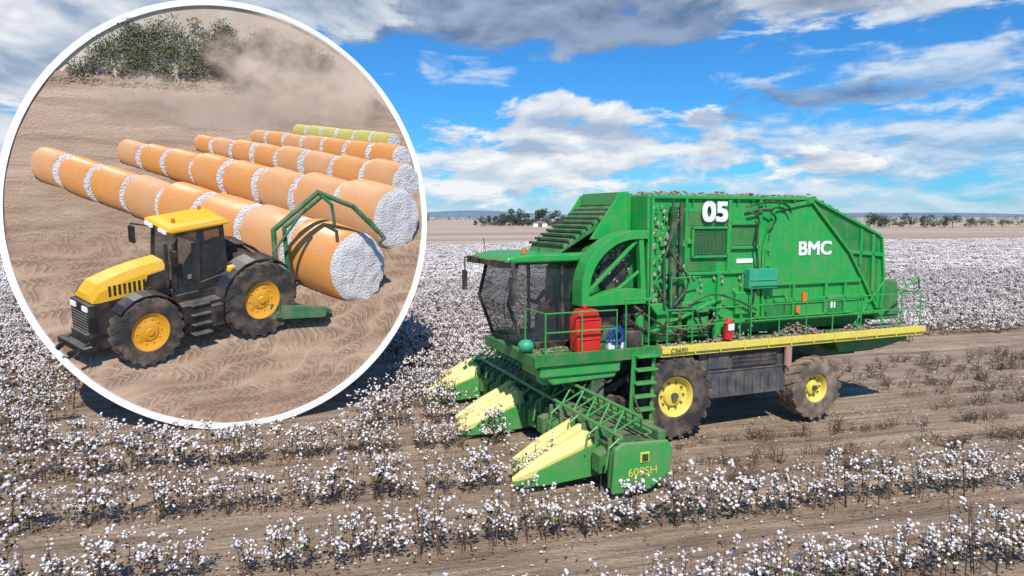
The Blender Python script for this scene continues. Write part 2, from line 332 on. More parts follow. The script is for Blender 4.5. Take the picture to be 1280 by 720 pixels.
b=B(); b.box(-1.2,-.8,.15,.5,2.06,2.4); b.box(-1.05,-.5,.5,.85,2.06,2.9); b.box(-1.75,-1.2,.55,.9,2.06,2.95); b.done('deck_equipment',BLK,H,bevel=.02)
cb=B()
cab_prof=[(-3.15,2.1),(-1.3,2.1),(-1.3,3.8),(-3.28,3.86),(-3.5,3.0)]
cb.prism(cab_prof,1.0,2.75); cb.done('cab_glass',GLASS,H)
b=B()
for y in (.98,2.77):
    b.beam((-3.15,y,2.08),(-3.5,y,3.0),.06,.07); b.beam((-3.5,y,3.0),(-3.28,y,3.9),.06,.07); b.beam((-1.3,y,2.05),(-1.3,y,3.9),.09,.12); b.beam((-2.25,y,2.05),(-2.28,y,3.9),.06,.07)
    b.beam((-3.15,y,2.1),(-1.3,y,2.1),.08,.12)
    b.beam((-3.3,y,3.84),(-1.3,y,3.84),.06,.08)
b.beam((-3.15,.98,2.1),(-3.15,2.77,2.1),.09,.12); b.box(-1.34,-1.26,1.0,2.75,2.1,3.0); b.done('cab_frame',BLK,H,bevel=.01)
b=B(); b.prism([(-3.62,3.84),(-3.55,3.96),(-3.0,4.02),(-1.35,4.02),(-1.15,3.94),(-1.15,3.86)],.85,2.9); b.done('cab_roof',GREEN,H,bevel=.04)
b=B(); b.box(-3.66,-3.5,.8,2.95,3.76,3.87)
for y in (.9,1.25,2.5,2.85): b.box(-3.74,-3.64,y-.1,y+.1,3.76,3.9)
b.tube([(-3.5,.8,3.9),(-3.62,.45,3.85),(-3.62,.45,3.3)],.018,6); b.box(-3.66,-3.6,.32,.55,3.05,3.6); b.tube([(-3.5,2.9,3.9),(-3.7,3.2,3.85),(-3.7,3.2,3.4)],.018,6); b.box(-3.74,-3.68,3.08,3.3,3.1,3.55)
b.tube([(-2.8,1.0,4.0),(-2.8,1.0,4.4)],.01,5); b.tube([(-3.4,2.6,4.0),(-3.45,2.6,4.3)],.012,5); b.hose([(-3.3,1.2,3.8),(-3.42,1.4,3.0),(-3.2,1.9,2.5)],.012)
b.done('roof_lights_mirrors',BLK,H,bevel=.01)
b=B(); b.cyl((-3.1,1.1,4.02),(-3.1,1.1,4.14),.05,seg=12); b.done('beacon',ORG,H)
b=B(); b.box(-2.4,-1.9,1.6,2.15,2.15,2.6); b.box(-2.05,-1.85,1.6,2.15,2.6,3.3); b.box(-2.7,-2.45,1.15,1.35,2.1,2.9); b.done('cab_seat',simple('seat_fabric',(.06,.05,.045),.9),H,bevel=.05)
b=B(); 
b.loft([[(-2.1+.13*math.cos(a),1.87+w*math.sin(a),z) for a in [i*math.pi/5 for i in range(10)]] for z,w in ((2.6,.2),(2.85,.19),(3.1,.24),(3.2,.17),(3.25,.07))])
b.cyl((-2.15,1.65,3.12),(-2.35,1.6,2.85),.06,.05); b.cyl((-2.35,1.6,2.85),(-2.65,1.75,2.95),.05,.035); b.cyl((-2.15,2.09,3.12),(-2.35,2.14,2.85),.06,.05); b.cyl((-2.35,2.14,2.85),(-2.65,1.98,2.95),.05,.035)
b.done('operator_shirt',simple('work_shirt',(.12,.03,.06),.9),H,smooth=True)
b=B(); b.blob((-2.13,1.87,3.38),.11,2,.0,(1,.85,1.15)); b.blob((-2.24,1.87,3.37),.022,1,0); b.done('operator_head',simple('skin',(.5,.3,.2),.6,0,0),H,smooth=True)
b=B(); b.prism([(-3.3,2.06),(-3.25,1.84),(-2.9,1.7),(-2.5,1.84),(-2.6,2.06)],1.0,2.8); b.done('cab_underbody',GREEN,H,bevel=.03)
b=B(); b.blob((-2.85,.55,1.52),.19,2,.0); b.blob((-3.3,.5,2.2),.17,2,0,(1,1,.8)); b.done('teal_reservoir',CYAN,H,smooth=True)
def text(body,x,z,size,y,mat,parent,name,sx=1,bold=0):
    c=bpy.data.curves.new(name,'FONT'); c.body=body; c.size=size; c.extrude=.002
    t=bpy.data.objects.new(name,c); S.collection.objects.link(t); bpy.context.view_layer.update()
    me=bpy.data.meshes.new_from_object(t); bpy.data.objects.remove(t)
    bm=bmesh.new(); k=0
    for dx in ((0,) if not bold else (-bold,0,bold)):
        for dz in ((0,) if not bold else (-bold,bold)):
            n0=len(bm.verts); bm.from_mesh(me); bm.verts.ensure_lookup_table()
            for v in bm.verts[n0:]: v.co+=Vector((dx,dz,.0012*k))
            k+=1
    bm.to_mesh(me); bm.free()
    me.materials.clear(); me.materials.append(mat)
    o=bpy.data.objects.new(name,me); S.collection.objects.link(o); o.parent=parent; o.location=(x,y,z); o.rotation_euler=(rad(90),0,0); o.scale=(sx,1,1); return o
text('05',.74,4.70,.58,Y0-.085,WHT,H,'fleet_number',1.2,.022)
text('BMC',3.50,3.90,.44,Y0-.03,WHT,H,'side_lettering',1.15,.012)
b=B(); b.box(1.75,2.2,Y0-.02,Y0-.005,3.75,3.85); b.box(4.6,4.75,Y0-.02,Y0-.005,2.6,2.75); b.done('small_decals',WHT,H)
# --- header
b=B(); b.prism([(-2.7,.25),(-2.72,.8),(-2.4,.98),(-1.9,.9),(-1.75,.3)],-2.2,5.3); b.done('header_body',DGREEN,H,bevel=.02)
b=B()
for k in range(16):
    y=-1.95+k*.48; b.box(-2.78,-1.85,y,y+.06,.22,.95)
    b.prism([(-2.9,.3),(-2.9,.62),(-2.7,.72),(-2.7,.3)],y+.1,y+.4)
b.beam((-1.9,-2.25,1.0),(-1.9,5.3,1.0),.16,.16)
b.done('row_units',GREEN2,H,bevel=.01)
b=B(); ra=[(-2.35,1.38),(-2.72,1.06),(-2.15,1.1)]
for x,z in ra: b.tube([(x,-2.25,z),(x,5.35,z)],.036,8)
n=30
for i in range(n):
    ya=-2.25+7.6*i/n; yb=-2.25+7.6*(i+1)/n
    p,q=(ra[0],ra[1]) if i%2==0 else (ra[1],ra[0])
    b.tube([(p[0],ya,p[1]),(q[0],yb,q[1])],.02,6)
    b.tube([(ra[0][0],ya,ra[0][1]),(ra[2][0],yb,ra[2][1])],.018,6)
    if i%3==0: b.tube([(ra[1][0],ya,ra[1][1]),(-2.95,ya,.9),(-3.0,ya,.55)],.02,6)
b.done('header_truss',GREEN,H,smooth=True)
for g,y0 in enumerate((-1.27,1.85,5.0)):
    for j in range(3):
        y=y0+j*.45-(.0 if g<2 else .25); dx=.18*j*(1 if g==0 else .6); dz=-.03*(j%2)
        yb=B()
        def sec(x,w,zl,zm,zt): return [(x+dx,y-w/2,zl),(x+dx,y-w/2,zm+dz),(x+dx,y-w*.16,zt+dz),(x+dx,y+w*.16,zt+dz),(x+dx,y+w/2,zm+dz),(x+dx,y+w/2,zl)]
        yb.loft([sec(-4.32,.05,.16,.2,.24),sec(-4.1,.14,.18,.28,.37),sec(-3.7,.24,.28,.44,.60),sec(-3.2,.30,.42,.62,.82),sec(-2.95,.31,.50,.72,.93),sec(-2.82,.29,.55,.7,.9)])
        yb.done('divider_hood_%d_%d'%(g,j),PYEL,H,bevel=.012)
        gb=B(); 
        gb.loft([[(-4.3+dx,y-.03,.08),(-4.3+dx,y+.03,.08),(-4.3+dx,y+.03,.155),(-4.3+dx,y-.03,.155)],[(-3.7+dx,y-.12,.1),(-3.7+dx,y+.12,.1),(-3.7+dx,y+.12,.275),(-3.7+dx,y-.12,.275)],[(-2.7,y-.16,.14),(-2.7,y+.16,.14),(-2.7,y+.16,.545),(-2.7,y-.16,.545)]])
        if j==0: gb.prism([(-4.2,.1),(-3.9,.36),(-2.9,.68),(-2.4,.8),(-2.4,.14),(-3.6,.08)],y-.20,y-.175)
        gb.done('divider_shoe_%d_%d'%(g,j),GREEN,H,bevel=.008)
b=B()
pl=[(-2.95,.12),(-2.9,.9),(-2.75,1.0),(-1.85,.95),(-1.75,.8),(-1.8,.35),(-2.2,.12)]
b.prism(pl,-2.38,-2.3); b.prism([(-2.9,.15),(-2.85,.9),(-1.9,.9),(-1.9,.2)],-2.32,-2.1); b.prism(pl,5.32,5.4)
b.done('header_end_plate',GREEN,H,bevel=.03)
b=B(); b.box(-2.42,-2.24,-2.40,-2.38,.62,.80); b.done('end_plate_badge',YEL,H,bevel=.02)
b=B(); b.box(-2.39,-2.27,-2.412,-2.402,.65,.77); b.done('badge_mark',DGREEN,H)
text('608SH',-2.66,.40,.2,-2.39,YEL,H,'header_lettering',1.1)
text('CS690',-.26,1.94,.13,-.12,DGREEN,H,'beam_lettering',1.25)
b=B()
for y in (.6,1.4,2.4): b.beam((-2.0,y,.8),(-.6,y,1.45),.12,.16); b.cyl((-1.9,y+.15,1.0),(-.9,y+.15,1.5),.05)
b.box(-1.7,-1.0,.3,2.9,.5,.9); b.cyl((-1.4,.3,.75),(-1.4,2.9,.75),.28,seg=20); b.done('lift_arms',BLK,H,bevel=.01)
b=B()
for y in (.0,1.3,2.6): b.loft([[(-2.1,y,.9),(-2.1,y+.45,.9),(-1.8,y+.45,.9),(-1.8,y,.9)],[(-2.0,y+.1,1.6),(-2.0,y+.5,1.6),(-1.7,y+.5,1.6),(-1.7,y+.1,1.6)],[(-1.6,y+.3,2.5),(-1.6,y+.7,2.5),(-1.3,y+.7,2.5),(-1.3,y+.3,2.5)]])
b.tube([(-3.0,.3,1.9),(-2.6,.2,1.4),(-2.2,.3,1.1)],.04); b.done('feed_ducts',DGREEN,H,bevel=.02)
b=B(); 
for k in range(4): b.hose([(-2.3,-.4+k*.5,1.15),(-2.0,-.2+k*.4,1.5),(-1.6,.1+k*.3,1.4),(-1.2,.3+k*.3,1.7)],.022)
b.hose([(-2.0,-1.9,1.0),(-1.5,-1.2,.7),(-1.2,-.4,.9),(-1.1,.2,1.4)],.026)
b.done('header_hoses',BLK,H,smooth=True)

# ================================================================= ROUND BILLBOARD WITH RELIEF SCENE
AL=rad(21.7)
DL=Vector((-6.21,15.61,0))
D=empty('round_billboard',DL,AL)
RX,RZ,ZC=4.34,4.65,4.68
def bz(y): return 1.1*(y-.1) if y<3.8 else 4.07+3*(y-3.8)
def by(z): return z/1.1+.1 if z<4.07 else 3.8+(z-4.07)/3
YB=5.36
def surf(s,t):
    # point of the scooped relief panel in polar form
    def zz(y): return ZC+s*RZ*(1+y/16.8)*math.sin(t)
    lo,hi=-.2,5.33
    if zz(hi)>bz(hi): y=YB
    else:
        for _ in range(30):
            m=(lo+hi)/2
            if zz(m)>bz(m): lo=m
            else: hi=m
        y=(lo+hi)/2
    f=1+y/16.8
    return Vector((s*RX*f*math.cos(t),y,zz(y))),f
def halfw(y,z):
    f=1+y/16.8; q=1-((z-ZC)/(RZ*f))**2
    return RX*f*math.sqrt(max(q,0))
m,nt,bs=newmat('relief_dirt'); tc=nt.nodes.new('ShaderNodeTexCoord'); ob=tc.outputs['Object']
sp=nt.nodes.new('ShaderNodeSeparateXYZ'); nt.links.new(ob,sp.inputs[0]); X_=sp.outputs[0]; Z_=sp.outputs[2]
wrp=tnoise(nt,mapping(nt,ob,sc=(.3,1,.45)),1.0,1)
a_=rad(24)
wz=M_(nt,'MULTIPLY',M_(nt,'SUBTRACT',wrp,.5),3.4)
v_=M_(nt,'ADD',M_(nt,'ADD',M_(nt,'MULTIPLY',X_,-math.sin(a_)),M_(nt,'MULTIPLY',Z_,math.cos(a_)*1.3)),wz)
u_=M_(nt,'ADD',M_(nt,'MULTIPLY',X_,math.cos(a_)),M_(nt,'MULTIPLY',Z_,math.sin(a_)))
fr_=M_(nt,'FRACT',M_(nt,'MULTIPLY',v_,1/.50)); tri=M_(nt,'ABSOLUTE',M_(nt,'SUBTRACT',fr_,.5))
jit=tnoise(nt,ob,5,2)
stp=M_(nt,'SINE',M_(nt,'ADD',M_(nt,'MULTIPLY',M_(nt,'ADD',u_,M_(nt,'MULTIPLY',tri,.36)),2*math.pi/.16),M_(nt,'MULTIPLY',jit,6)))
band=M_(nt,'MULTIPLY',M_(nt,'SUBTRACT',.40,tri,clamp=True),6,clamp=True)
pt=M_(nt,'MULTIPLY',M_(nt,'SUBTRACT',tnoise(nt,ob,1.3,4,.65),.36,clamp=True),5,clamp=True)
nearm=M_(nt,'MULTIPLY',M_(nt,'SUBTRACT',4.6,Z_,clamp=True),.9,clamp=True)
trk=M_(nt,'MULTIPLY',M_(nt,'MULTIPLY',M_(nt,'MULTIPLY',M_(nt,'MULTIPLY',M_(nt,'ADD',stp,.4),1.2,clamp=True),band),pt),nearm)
n1=tnoise(nt,mapping(nt,ob,(0,rad(-20),0),(.5,1,2.2)),1.3,6,.62); n2=tnoise(nt,ob,16,4,.7)
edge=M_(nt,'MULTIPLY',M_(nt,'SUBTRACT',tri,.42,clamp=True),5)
c1=ramp(nt,n1,[(.3,(.26,.16,.10)),(.5,(.42,.285,.19)),(.7,(.57,.41,.285))])
c2=mixc(nt,M_(nt,'MULTIPLY',trk,.55),c1,(.17,.105,.07)); c2=mixc(nt,M_(nt,'MULTIPLY',n2,.5),c2,(.23,.15,.10))  # track grooves darkened in colour: part damp soil, part painted shade beside the bump
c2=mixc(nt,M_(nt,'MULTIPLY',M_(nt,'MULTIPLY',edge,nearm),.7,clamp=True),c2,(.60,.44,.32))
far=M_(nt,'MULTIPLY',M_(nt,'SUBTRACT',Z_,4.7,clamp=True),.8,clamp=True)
c3=mixc(nt,M_(nt,'MULTIPLY',far,.85),c2,ramp(nt,tnoise(nt,mapping(nt,ob,sc=(.25,1,2.5)),1.6,4),[(.3,(.32,.205,.145)),(.5,(.46,.32,.235)),(.7,(.57,.42,.33))]))  # dust haze over the upper, far ground is baked into the soil colour
nt.links.new(c3,bs.inputs['Base Color']); bs.inputs['Roughness'].default_value=.95
bump(nt,bs,M_(nt,'ADD',M_(nt,'SUBTRACT',M_(nt,'MULTIPLY',edge,nearm),M_(nt,'MULTIPLY',trk,1.0)),M_(nt,'ADD',n2,M_(nt,'MULTIPLY',n1,1.5))),.8,.08); RDIRT=m
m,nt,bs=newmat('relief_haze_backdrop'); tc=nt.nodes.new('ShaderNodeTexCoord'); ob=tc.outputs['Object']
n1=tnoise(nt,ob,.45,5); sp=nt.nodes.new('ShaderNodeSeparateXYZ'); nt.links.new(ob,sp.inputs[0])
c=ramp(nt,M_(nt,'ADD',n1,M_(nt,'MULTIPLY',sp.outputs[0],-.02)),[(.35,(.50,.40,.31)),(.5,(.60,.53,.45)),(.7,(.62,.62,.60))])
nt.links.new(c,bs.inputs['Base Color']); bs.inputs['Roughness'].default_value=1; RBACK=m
b=B(); NS,NT=60,180; G=[]
for i in range(1,NS+1):
    ring=[]
    for k in range(NT):
        p,f=surf(i/NS,2*math.pi*k/NT)
        if p.y<YB-.02 and i<NS: p.y+=.03*noise.noise(Vector((p.x*1.6,p.z*2.2,0)))
        ring.append(b.bm.verts.new(p))
    G.append(ring)
c0=b.bm.verts.new(surf(0,0)[0])
for k in range(NT): b.face([c0,G[0][k],G[0][(k+1)%NT]])
for i in range(NS-1):
    for k in range(NT):
        f=b.face([G[i][k],G[i+1][k],G[i+1][(k+1)%NT],G[i][(k+1)%NT]])
        if f and sum(v.co.y for v in f.verts)/4>5.345: f.material_index=1
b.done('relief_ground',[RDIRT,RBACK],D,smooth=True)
b=B(); R=[]
for k in range(NT*2):
    t=2*math.pi*k/(NT*2); p,f=surf(1,t); nn=Vector((math.cos(t),0,math.sin(t)))
    R.append([b.bm.verts.new(p+nn*a*f+Vector((0,e,0))) for a,e in ((-.055,-.07),(.07,-.07),(.07,.08),(-.055,.08))])
for k in range(NT*2):
    a=R[k];c=R[(k+1)%(NT*2)]
    for i in range(4): b.face([a[i],a[(i+1)%4],c[(i+1)%4],c[i]])
b.done('white_rim',WHT,D)
b=B()
for x in (-3,0,3): b.beam((x,5.6,0),(x,5.6,8.9+(1.3 if x==0 else .3)),.15,.15); b.beam((x,5.6,5.5),(x,3.0,0),.12,.12)
b.done('support_posts',WOOD,D)
def leafcloud(b,c,r,n,s,flat=1.0,fy=.35):
    for i in range(n):
        while True:
            p=Vector((random.uniform(-1,1),random.uniform(-1,1),random.uniform(-1,1)))
            if p.length<1 and noise.noise(Vector(c)*3+p*2.2)>-.22: break
        q=Vector((c[0]+p.x*r,c[1]+p.y*r*fy,c[2]+p.z*r*flat)); a=Vector((random.gauss(0,1),random.gauss(0,1)*.6,random.gauss(0,1))).normalized(); d=a.orthogonal().normalized()
        k=s*random.uniform(.6,1.4)
        b.face([b.bm.verts.new(q+a*k),b.bm.verts.new(q+d*k*.7),b.bm.verts.new(q-a*k),b.bm.verts.new(q-d*k*.7)])
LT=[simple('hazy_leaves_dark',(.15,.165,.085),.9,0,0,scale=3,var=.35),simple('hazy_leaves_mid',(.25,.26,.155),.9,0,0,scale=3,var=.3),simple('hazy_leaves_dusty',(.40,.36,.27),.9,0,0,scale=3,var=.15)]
BK=simple('hazy_trunk',(.26,.21,.16),.9)
tx=-4.3
b=[B(),B(),B()]; tk=B()
while tx<2.6:
    h=random.uniform(1.15,1.75)+.55*math.exp(-((tx+.6)/1.8)**2); zc0=bz(5.25)-.1
    pd=min(1,max(0,(tx-.0)/1.8))
    if halfw(5.2,zc0+h*.4)>abs(tx)+.15: tk.cyl((tx,5.30,zc0-.15),(tx+random.uniform(-.1,.1),5.30,zc0+h*.45),.028,.01,6)
    for j in range(9):
        cx=tx+random.uniform(-.38,.38); cz=zc0+h*random.uniform(.22,.98)
        if abs(cx)>halfw(5.2,cz)-.36 or cz>ZC+RZ*1.3-.35: continue
        tk.cyl((tx,5.30,zc0+h*.2),(cx,5.28,cz),.012,.005,5)
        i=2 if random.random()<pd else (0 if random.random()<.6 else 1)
        leafcloud(b[i],(cx,5.2,cz),random.uniform(.2,.36),110,.024,.7,.25)
    tx+=random.uniform(.2,.36)
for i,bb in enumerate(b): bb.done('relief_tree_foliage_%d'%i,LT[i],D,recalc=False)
tk.done('relief_tree_trunks',BK,D)
b=B(); 
for i in range(500):
    x=random.uniform(-4.9,4.0); z=bz(5.28)-random.uniform(.0,.2)
    if abs(x)<halfw(5.2,z)-.15: leafcloud(b,(x,by(z)-.02,z),.06,5,.02,.4,.3)
b.done('relief_grass_strip',simple('hazy_grass',(.36,.33,.2),.9,0,0),D,recalc=False)
def dust(name,y,z0,z1,cx,cz,wx,wz,amax,seed,col=(.60,.47,.37)):
    m,nt,bs=newmat(name); tc=nt.nodes.new('ShaderNodeTexCoord'); ob=tc.outputs['Object']; sp=nt.nodes.new('ShaderNodeSeparateXYZ'); nt.links.new(ob,sp.inputs[0])
    dx=M_(nt,'POWER',M_(nt,'ABSOLUTE',M_(nt,'MULTIPLY',M_(nt,'SUBTRACT',sp.outputs[0],cx),1/wx)),2); dz=M_(nt,'POWER',M_(nt,'ABSOLUTE',M_(nt,'MULTIPLY',M_(nt,'SUBTRACT',sp.outputs[2],cz),1/wz)),2)
    nn=tnoise(nt,mapping(nt,ob,sc=(.8,seed,1)),.8,5,.55)
    nt.links.new(mixc(nt,nn,tuple(k*.72 for k in col),tuple(min(1,k*1.2) for k in col)),bs.inputs['Base Color'])
    f=M_(nt,'SUBTRACT',M_(nt,'ADD',1.0,M_(nt,'MULTIPLY',M_(nt,'SUBTRACT',nn,.5),2.2)),M_(nt,'ADD',dx,dz))
    mr=nt.nodes.new('ShaderNodeMapRange'); mr.interpolation_type='SMOOTHSTEP'; nt.links.new(f,mr.inputs[0]); mr.inputs[1].default_value=0; mr.inputs[2].default_value=1.0; mr.inputs[4].default_value=amax
    nt.links.new(mr.outputs[0],bs.inputs['Alpha']); bs.inputs['Roughness'].default_value=1; bs.inputs['Specular IOR Level'].default_value=0
    b=B(); V=[]
    for i in range(21):
        z=z0+(z1-z0)*i/20; w=max(halfw(y,z)-.02,.01); V.append([b.bm.verts.new((w*(-1+2*k/16),y,z)) for k in range(17)])
    for a,c in zip(V,V[1:]):
        for k in range(16): b.face([a[k],a[k+1],c[k+1],c[k]])
    b.done(name,m,D)
dust('dust_plume_back',5.0,bz(5.0)-.1,ZC+RZ*1.285,2.6,9.1,3.3,1.9,.96,3.0)
dust('dust_plume_mid',4.86,bz(4.86)-.1,9.6,.6,7.8,5.0,1.0,.65,1.0)
# bales
WRAP=[simple('orange_bale_wrap',(.76,.31,.08),.34,0,.16,dcol=(.55,.37,.24),scale=2,var=.1,bmp=.25),simple('yellow_bale_wrap',(.60,.52,.12),.45,0,.2,dcol=(.5,.4,.25),scale=2),simple('orange_bale_wrap_faded',(.72,.34,.13),.42,0,.3,dcol=(.55,.40,.28),scale=2,var=.1,bmp=.25)]
LC=simple('bale_cotton',(.82,.79,.78),.95,0,.22,dcol=(.48,.41,.38),scale=2.6,var=.16,bmp=1.0,bd=.06)
def bale(Mx,wrap):
    bm=bmesh.new(); sg=44; R=[]
    e0=random.uniform(.05,.12); e1=random.uniform(.82,.92)
    prof=[(0,-.02),(.12,-.02),(.24,-.022),(.36,-.025),(.48,-.025),(.6,-.02),(.7,-.018),(.8,-.01),(.9,.0),(.965,e0-.03),(1.0,e0),(1.012,.3),(1.015,.6),(1.0,e1),(.955,e1+.01),(.92,.96),(.8,1.0)]
    c0=bm.verts.new((0,0,-.03)); ph=random.uniform(0,6)
    for i,(r,z) in enumerate(prof[1:]):
        ring=[]; cot=i<9 or i>13
        for k in range(sg):
            t=2*math.pi*k/sg
            q=noise.noise(Vector((r*math.cos(t)*4,r*math.sin(t)*4,ph)))
            rr=r+(random.uniform(-.012,.012)+(.02*q if i>5 else 0) if cot else .006*math.sin(5*t+ph)+random.uniform(-.003,.003)); zz=z+(.05*q+random.uniform(-.008,.008) if cot else .014*math.sin(3*t+ph)+random.uniform(-.006,.006))
            ring.append(bm.verts.new((rr*math.cos(t),rr*math.sin(t),zz)))
        R.append(ring)
    for k in range(sg):
        f=bm.faces.new([c0,R[0][k],R[0][(k+1)%sg]]); f.material_index=1; f.smooth=True
    for i,(a,c) in enumerate(zip(R,R[1:])):
        for k in range(sg):
            f=bm.faces.new([a[k],a[(k+1)%sg],c[(k+1)%sg],c[k]]); f.material_index=0 if 9<=i<=13 else 1; f.smooth=True
    bmesh.ops.transform(bm,matrix=Mx,verts=bm.verts); bmesh.ops.recalc_face_normals(bm,faces=bm.faces)
    me=bpy.data.meshes.new('cotton_bale'); bm.to_mesh(me); bm.free(); me.materials.append(wrap); me.materials.append(LC)
    try: me.set_sharp_from_angle(angle=rad(50))
    except Exception: pass
    o=bpy.data.objects.new('cotton_bale',me); S.collection.objects.link(o); o.location=DL; o.rotation_euler=(0,0,AL)
def balerow(x0,zb0,r0,x1,zb1,r1,n,wrap):
    q=(r1/r0)**(1/(n-1)); tot=(1-q**n)/(1-q); s=0; P=[]
    for k in range(n+1):
        r=r0*q**k; t=s/tot; zb=zb0+(zb1-zb0)*t; P.append((Vector((x0+(x1-x0)*t,by(zb)-.05*r,zb+r)),r)); s+=q**k
    for (c,r),(c2,r2) in zip(P,P[1:]):
        jx=random.uniform(-.05,.05)*r; rr=r*random.uniform(.92,1.05); c=c+Vector((jx*.3,0,jx+(rr-r)))
        D1=(c2-c)*.96; D2=Vector((.76*rr,.22*rr,.06*rr)); D3=Vector((0,-.15*rr,1.0*rr))
        Mx=Matrix(((D2.x,D3.x,D1.x,c.x),(D2.y,D3.y,D1.y,c.y),(D2.z,D3.z,D1.z,c.z),(0,0,0,1)))
        bale(Mx,wrap if wrap is WRAP[1] or random.random()<.6 else WRAP[2])
balerow(3.2,2.45,.95,-4.45,5.72,.45,8,WRAP[0])
balerow(4.52,3.82,.88,-2.6,6.2,.36,8,WRAP[0])
balerow(4.93,5.25,.56,-.8,6.6,.25,8,WRAP[0])
balerow(4.88,6.18,.37,.65,6.9,.19,7,WRAP[0])
balerow(4.68,6.80,.26,1.8,7.15,.17,6,WRAP[1])
b=B()
b.tube([(.95,1.7,2.9),(.92,1.75,4.45),(2.02,1.7,5.4),(2.9,1.7,5.05),(3.65,1.8,4.3)],.065,8)
b.tube([(1.25,2.0,3.3),(1.2,2.1,4.5),(2.2,2.0,5.35)],.055,8); b.tube([(2.02,1.7,5.4),(2.35,1.65,5.1),(2.42,1.75,4.6)],.045,8)
b.tube([(.9,1.7,3.9),(1.7,1.7,5.0)],.035,8); b.tube([(3.3,1.75,4.7),(3.72,1.8,4.22),(3.6,1.85,4.1)],.055,8)
b.prism([(.7,2.2),(2.1,2.2),(2.2,2.42),(.8,2.6)],1.6,2.1); b.beam((1.0,1.65,2.3),(.95,1.7,3.2),.12,.14)
b.beam((.9,1.6,2.3),(2.3,2.0,2.3),.12,.12)
o=b.done('bale_handler',simple('handler_green',(.02,.15,.055),.5,0,.35),None,bevel=.0,smooth=True); o.location=DL; o.rotation_euler=(0,0,AL)
# tractor
T=empty('tractor',DL,AL)
Rv=Vector((.816,.142,.155));Fv=Vector((-.42,.22,.24));Uv=Vector((0,-.15,.93));bp=Vector((-1.93,1.2,1.30))
TM=Matrix(((Rv.x,Fv.x,Uv.x,bp.x),(Rv.y,Fv.y,Uv.y,bp.y),(Rv.z,Fv.z,Uv.z,bp.z),(0,0,0,1)))
TY=simple('tractor_yellow',(.86,.47,.015),.28,0,.07,dcol=(.5,.38,.25),coat=.5); TO=simple('tractor_rim_orange',(.84,.38,.02),.4,0,.12)
TB=simple('tractor_black',(.015,.015,.017),.36,0,.16)
for tag,y in (('front_near',0),('front_far',1.75)): wheel(T,tag,0.08,y,.5,.86,.50,RUB,TO,TM,20,hub=True)
for tag,y in (('rear_near',-.02),('rear_far',1.75)): wheel(T,tag,3.1,y,.6,1.0,.52,RUB,TO,TM,20,hub=True)
b=B(); b.box(-.6,3.6,.85,1.45,.6,1.15); b.box(-.2,.2,.4,1.8,.65,.95); b.box(2.8,3.4,.4,1.8,.75,1.25); b.box(1.0,2.1,.2,.6,.55,1.25); b.box(-1.15,-.5,.75,1.5,.45,.9); b.box(-1.35,-1.1,.5,1.8,.5,.66)
for y in (.65,1.55): b.beam((-1.1,y,.7),(-1.5,y,.42),.08,.12)
b.box(2.3,3.9,.5,.7,1.1,1.35); b.box(3.4,4.1,.8,1.5,.6,1.3); b.done('chassis',TB,T,TM,bevel=.02)
b=B(); b.loft([[(x,y,z) for y,z in ((.72,zl),(.72,zt-.16),(.88,zt),(1.42,zt),(1.58,zt-.16),(1.58,zl))] for x,zl,zt in ((-.95,1.62,1.80),(-.75,1.60,2.02),(-.2,1.62,2.17),(.3,1.70,2.25),(.9,1.78,2.30))])
b.done('hood',TY,T,TM,bevel=.04)
b=B(); b.loft([[(x,y,z) for y,z in ((.74,.8),(.74,zl+.04),(1.56,zl+.04),(1.56,.8))] for x,zl in ((-.95,1.6),(.9,1.76))])
b.box(-1.05,-.9,.7,1.6,.8,1.6)
for i in range(8): b.box(-.55+i*.12,-.49+i*.12,.70,.73,1.72,1.98)
b.prism([(.3,1.75),(.9,1.8),(.9,2.12),(.42,2.06)],.69,.72)
b.cyl((.85,.60,1.5),(.85,.60,2.8),.05,seg=10); b.box(.0,.7,.62,.74,.9,1.5); b.done('grille_and_sides',TB,T,TM,bevel=.015)
b=B()
for i in range(7): b.box(-1.075,-1.055,.78,1.52,.92+i*.07,.94+i*.07)
b.done('grille_bars',GREY,T,TM)
b=B(); 
for y in (.76,1.32): b.box(-1.09,-1.05,y,y+.22,1.44,1.55)
b.done('headlights',WHT,T,TM)
def arcf(cx,R,y0,y1,a0,a1,t=.05,bb=None):
    n=10; secs=[]
    for i in range(n+1):
        a=a0+(a1-a0)*i/n; c,s_=math.cos(a),math.sin(a)
        secs.append([(cx+R*c,y0,cz_+R*s_),(cx+R*c,y1,cz_+R*s_),(cx+(R+t)*c,y1,cz_+(R+t)*s_),(cx+(R+t)*c,y0,cz_+(R+t)*s_)])
    bb.loft(secs)
b=B(); cz_=.86; arcf(.08,.91,.02,.5,rad(0),rad(140),.04,b); arcf(.08,.91,1.75,2.25,rad(0),rad(140),.04,b)
cz_=1.0; arcf(3.1,1.05,.1,.75,rad(40),rad(180),.05,b); arcf(3.1,1.05,1.6,2.4,rad(40),rad(180),.05,b)
b.prism([(2.1,1.2),(2.15,1.8),(2.5,1.98),(3.5,1.98),(3.8,1.5)],.6,.66)
for i in range(4): b.box(1.2,1.7,.0+.03*i,.3,.45+i*.25,.5+i*.25)
b.box(1.72,2.02,.05,.6,.6,1.15); b.done('fenders_steps',TB,T,TM,bevel=.01)
CT=3.0; CA,CB_=.60,1.70
b=B(); b.prism([(.98,1.3),(2.42,1.3),(2.42,1.95),(2.30,CT),(1.12,CT)],CA,CB_); b.done('cab_glass',GLASS,T,TM)
b=B()
for y in (CA-.02,CB_+.02):
    b.beam((.98,y,1.3),(1.12,y,CT),.06,.08); b.beam((2.42,y,1.3),(2.3,y,CT),.06,.11); b.beam((1.65,y,1.3),(1.67,y,CT),.05,.06); b.beam((.98,y,1.33),(2.42,y,1.33),.08,.22); b.beam((1.1,y,CT-.02),(2.32,y,CT-.02),.06,.08)
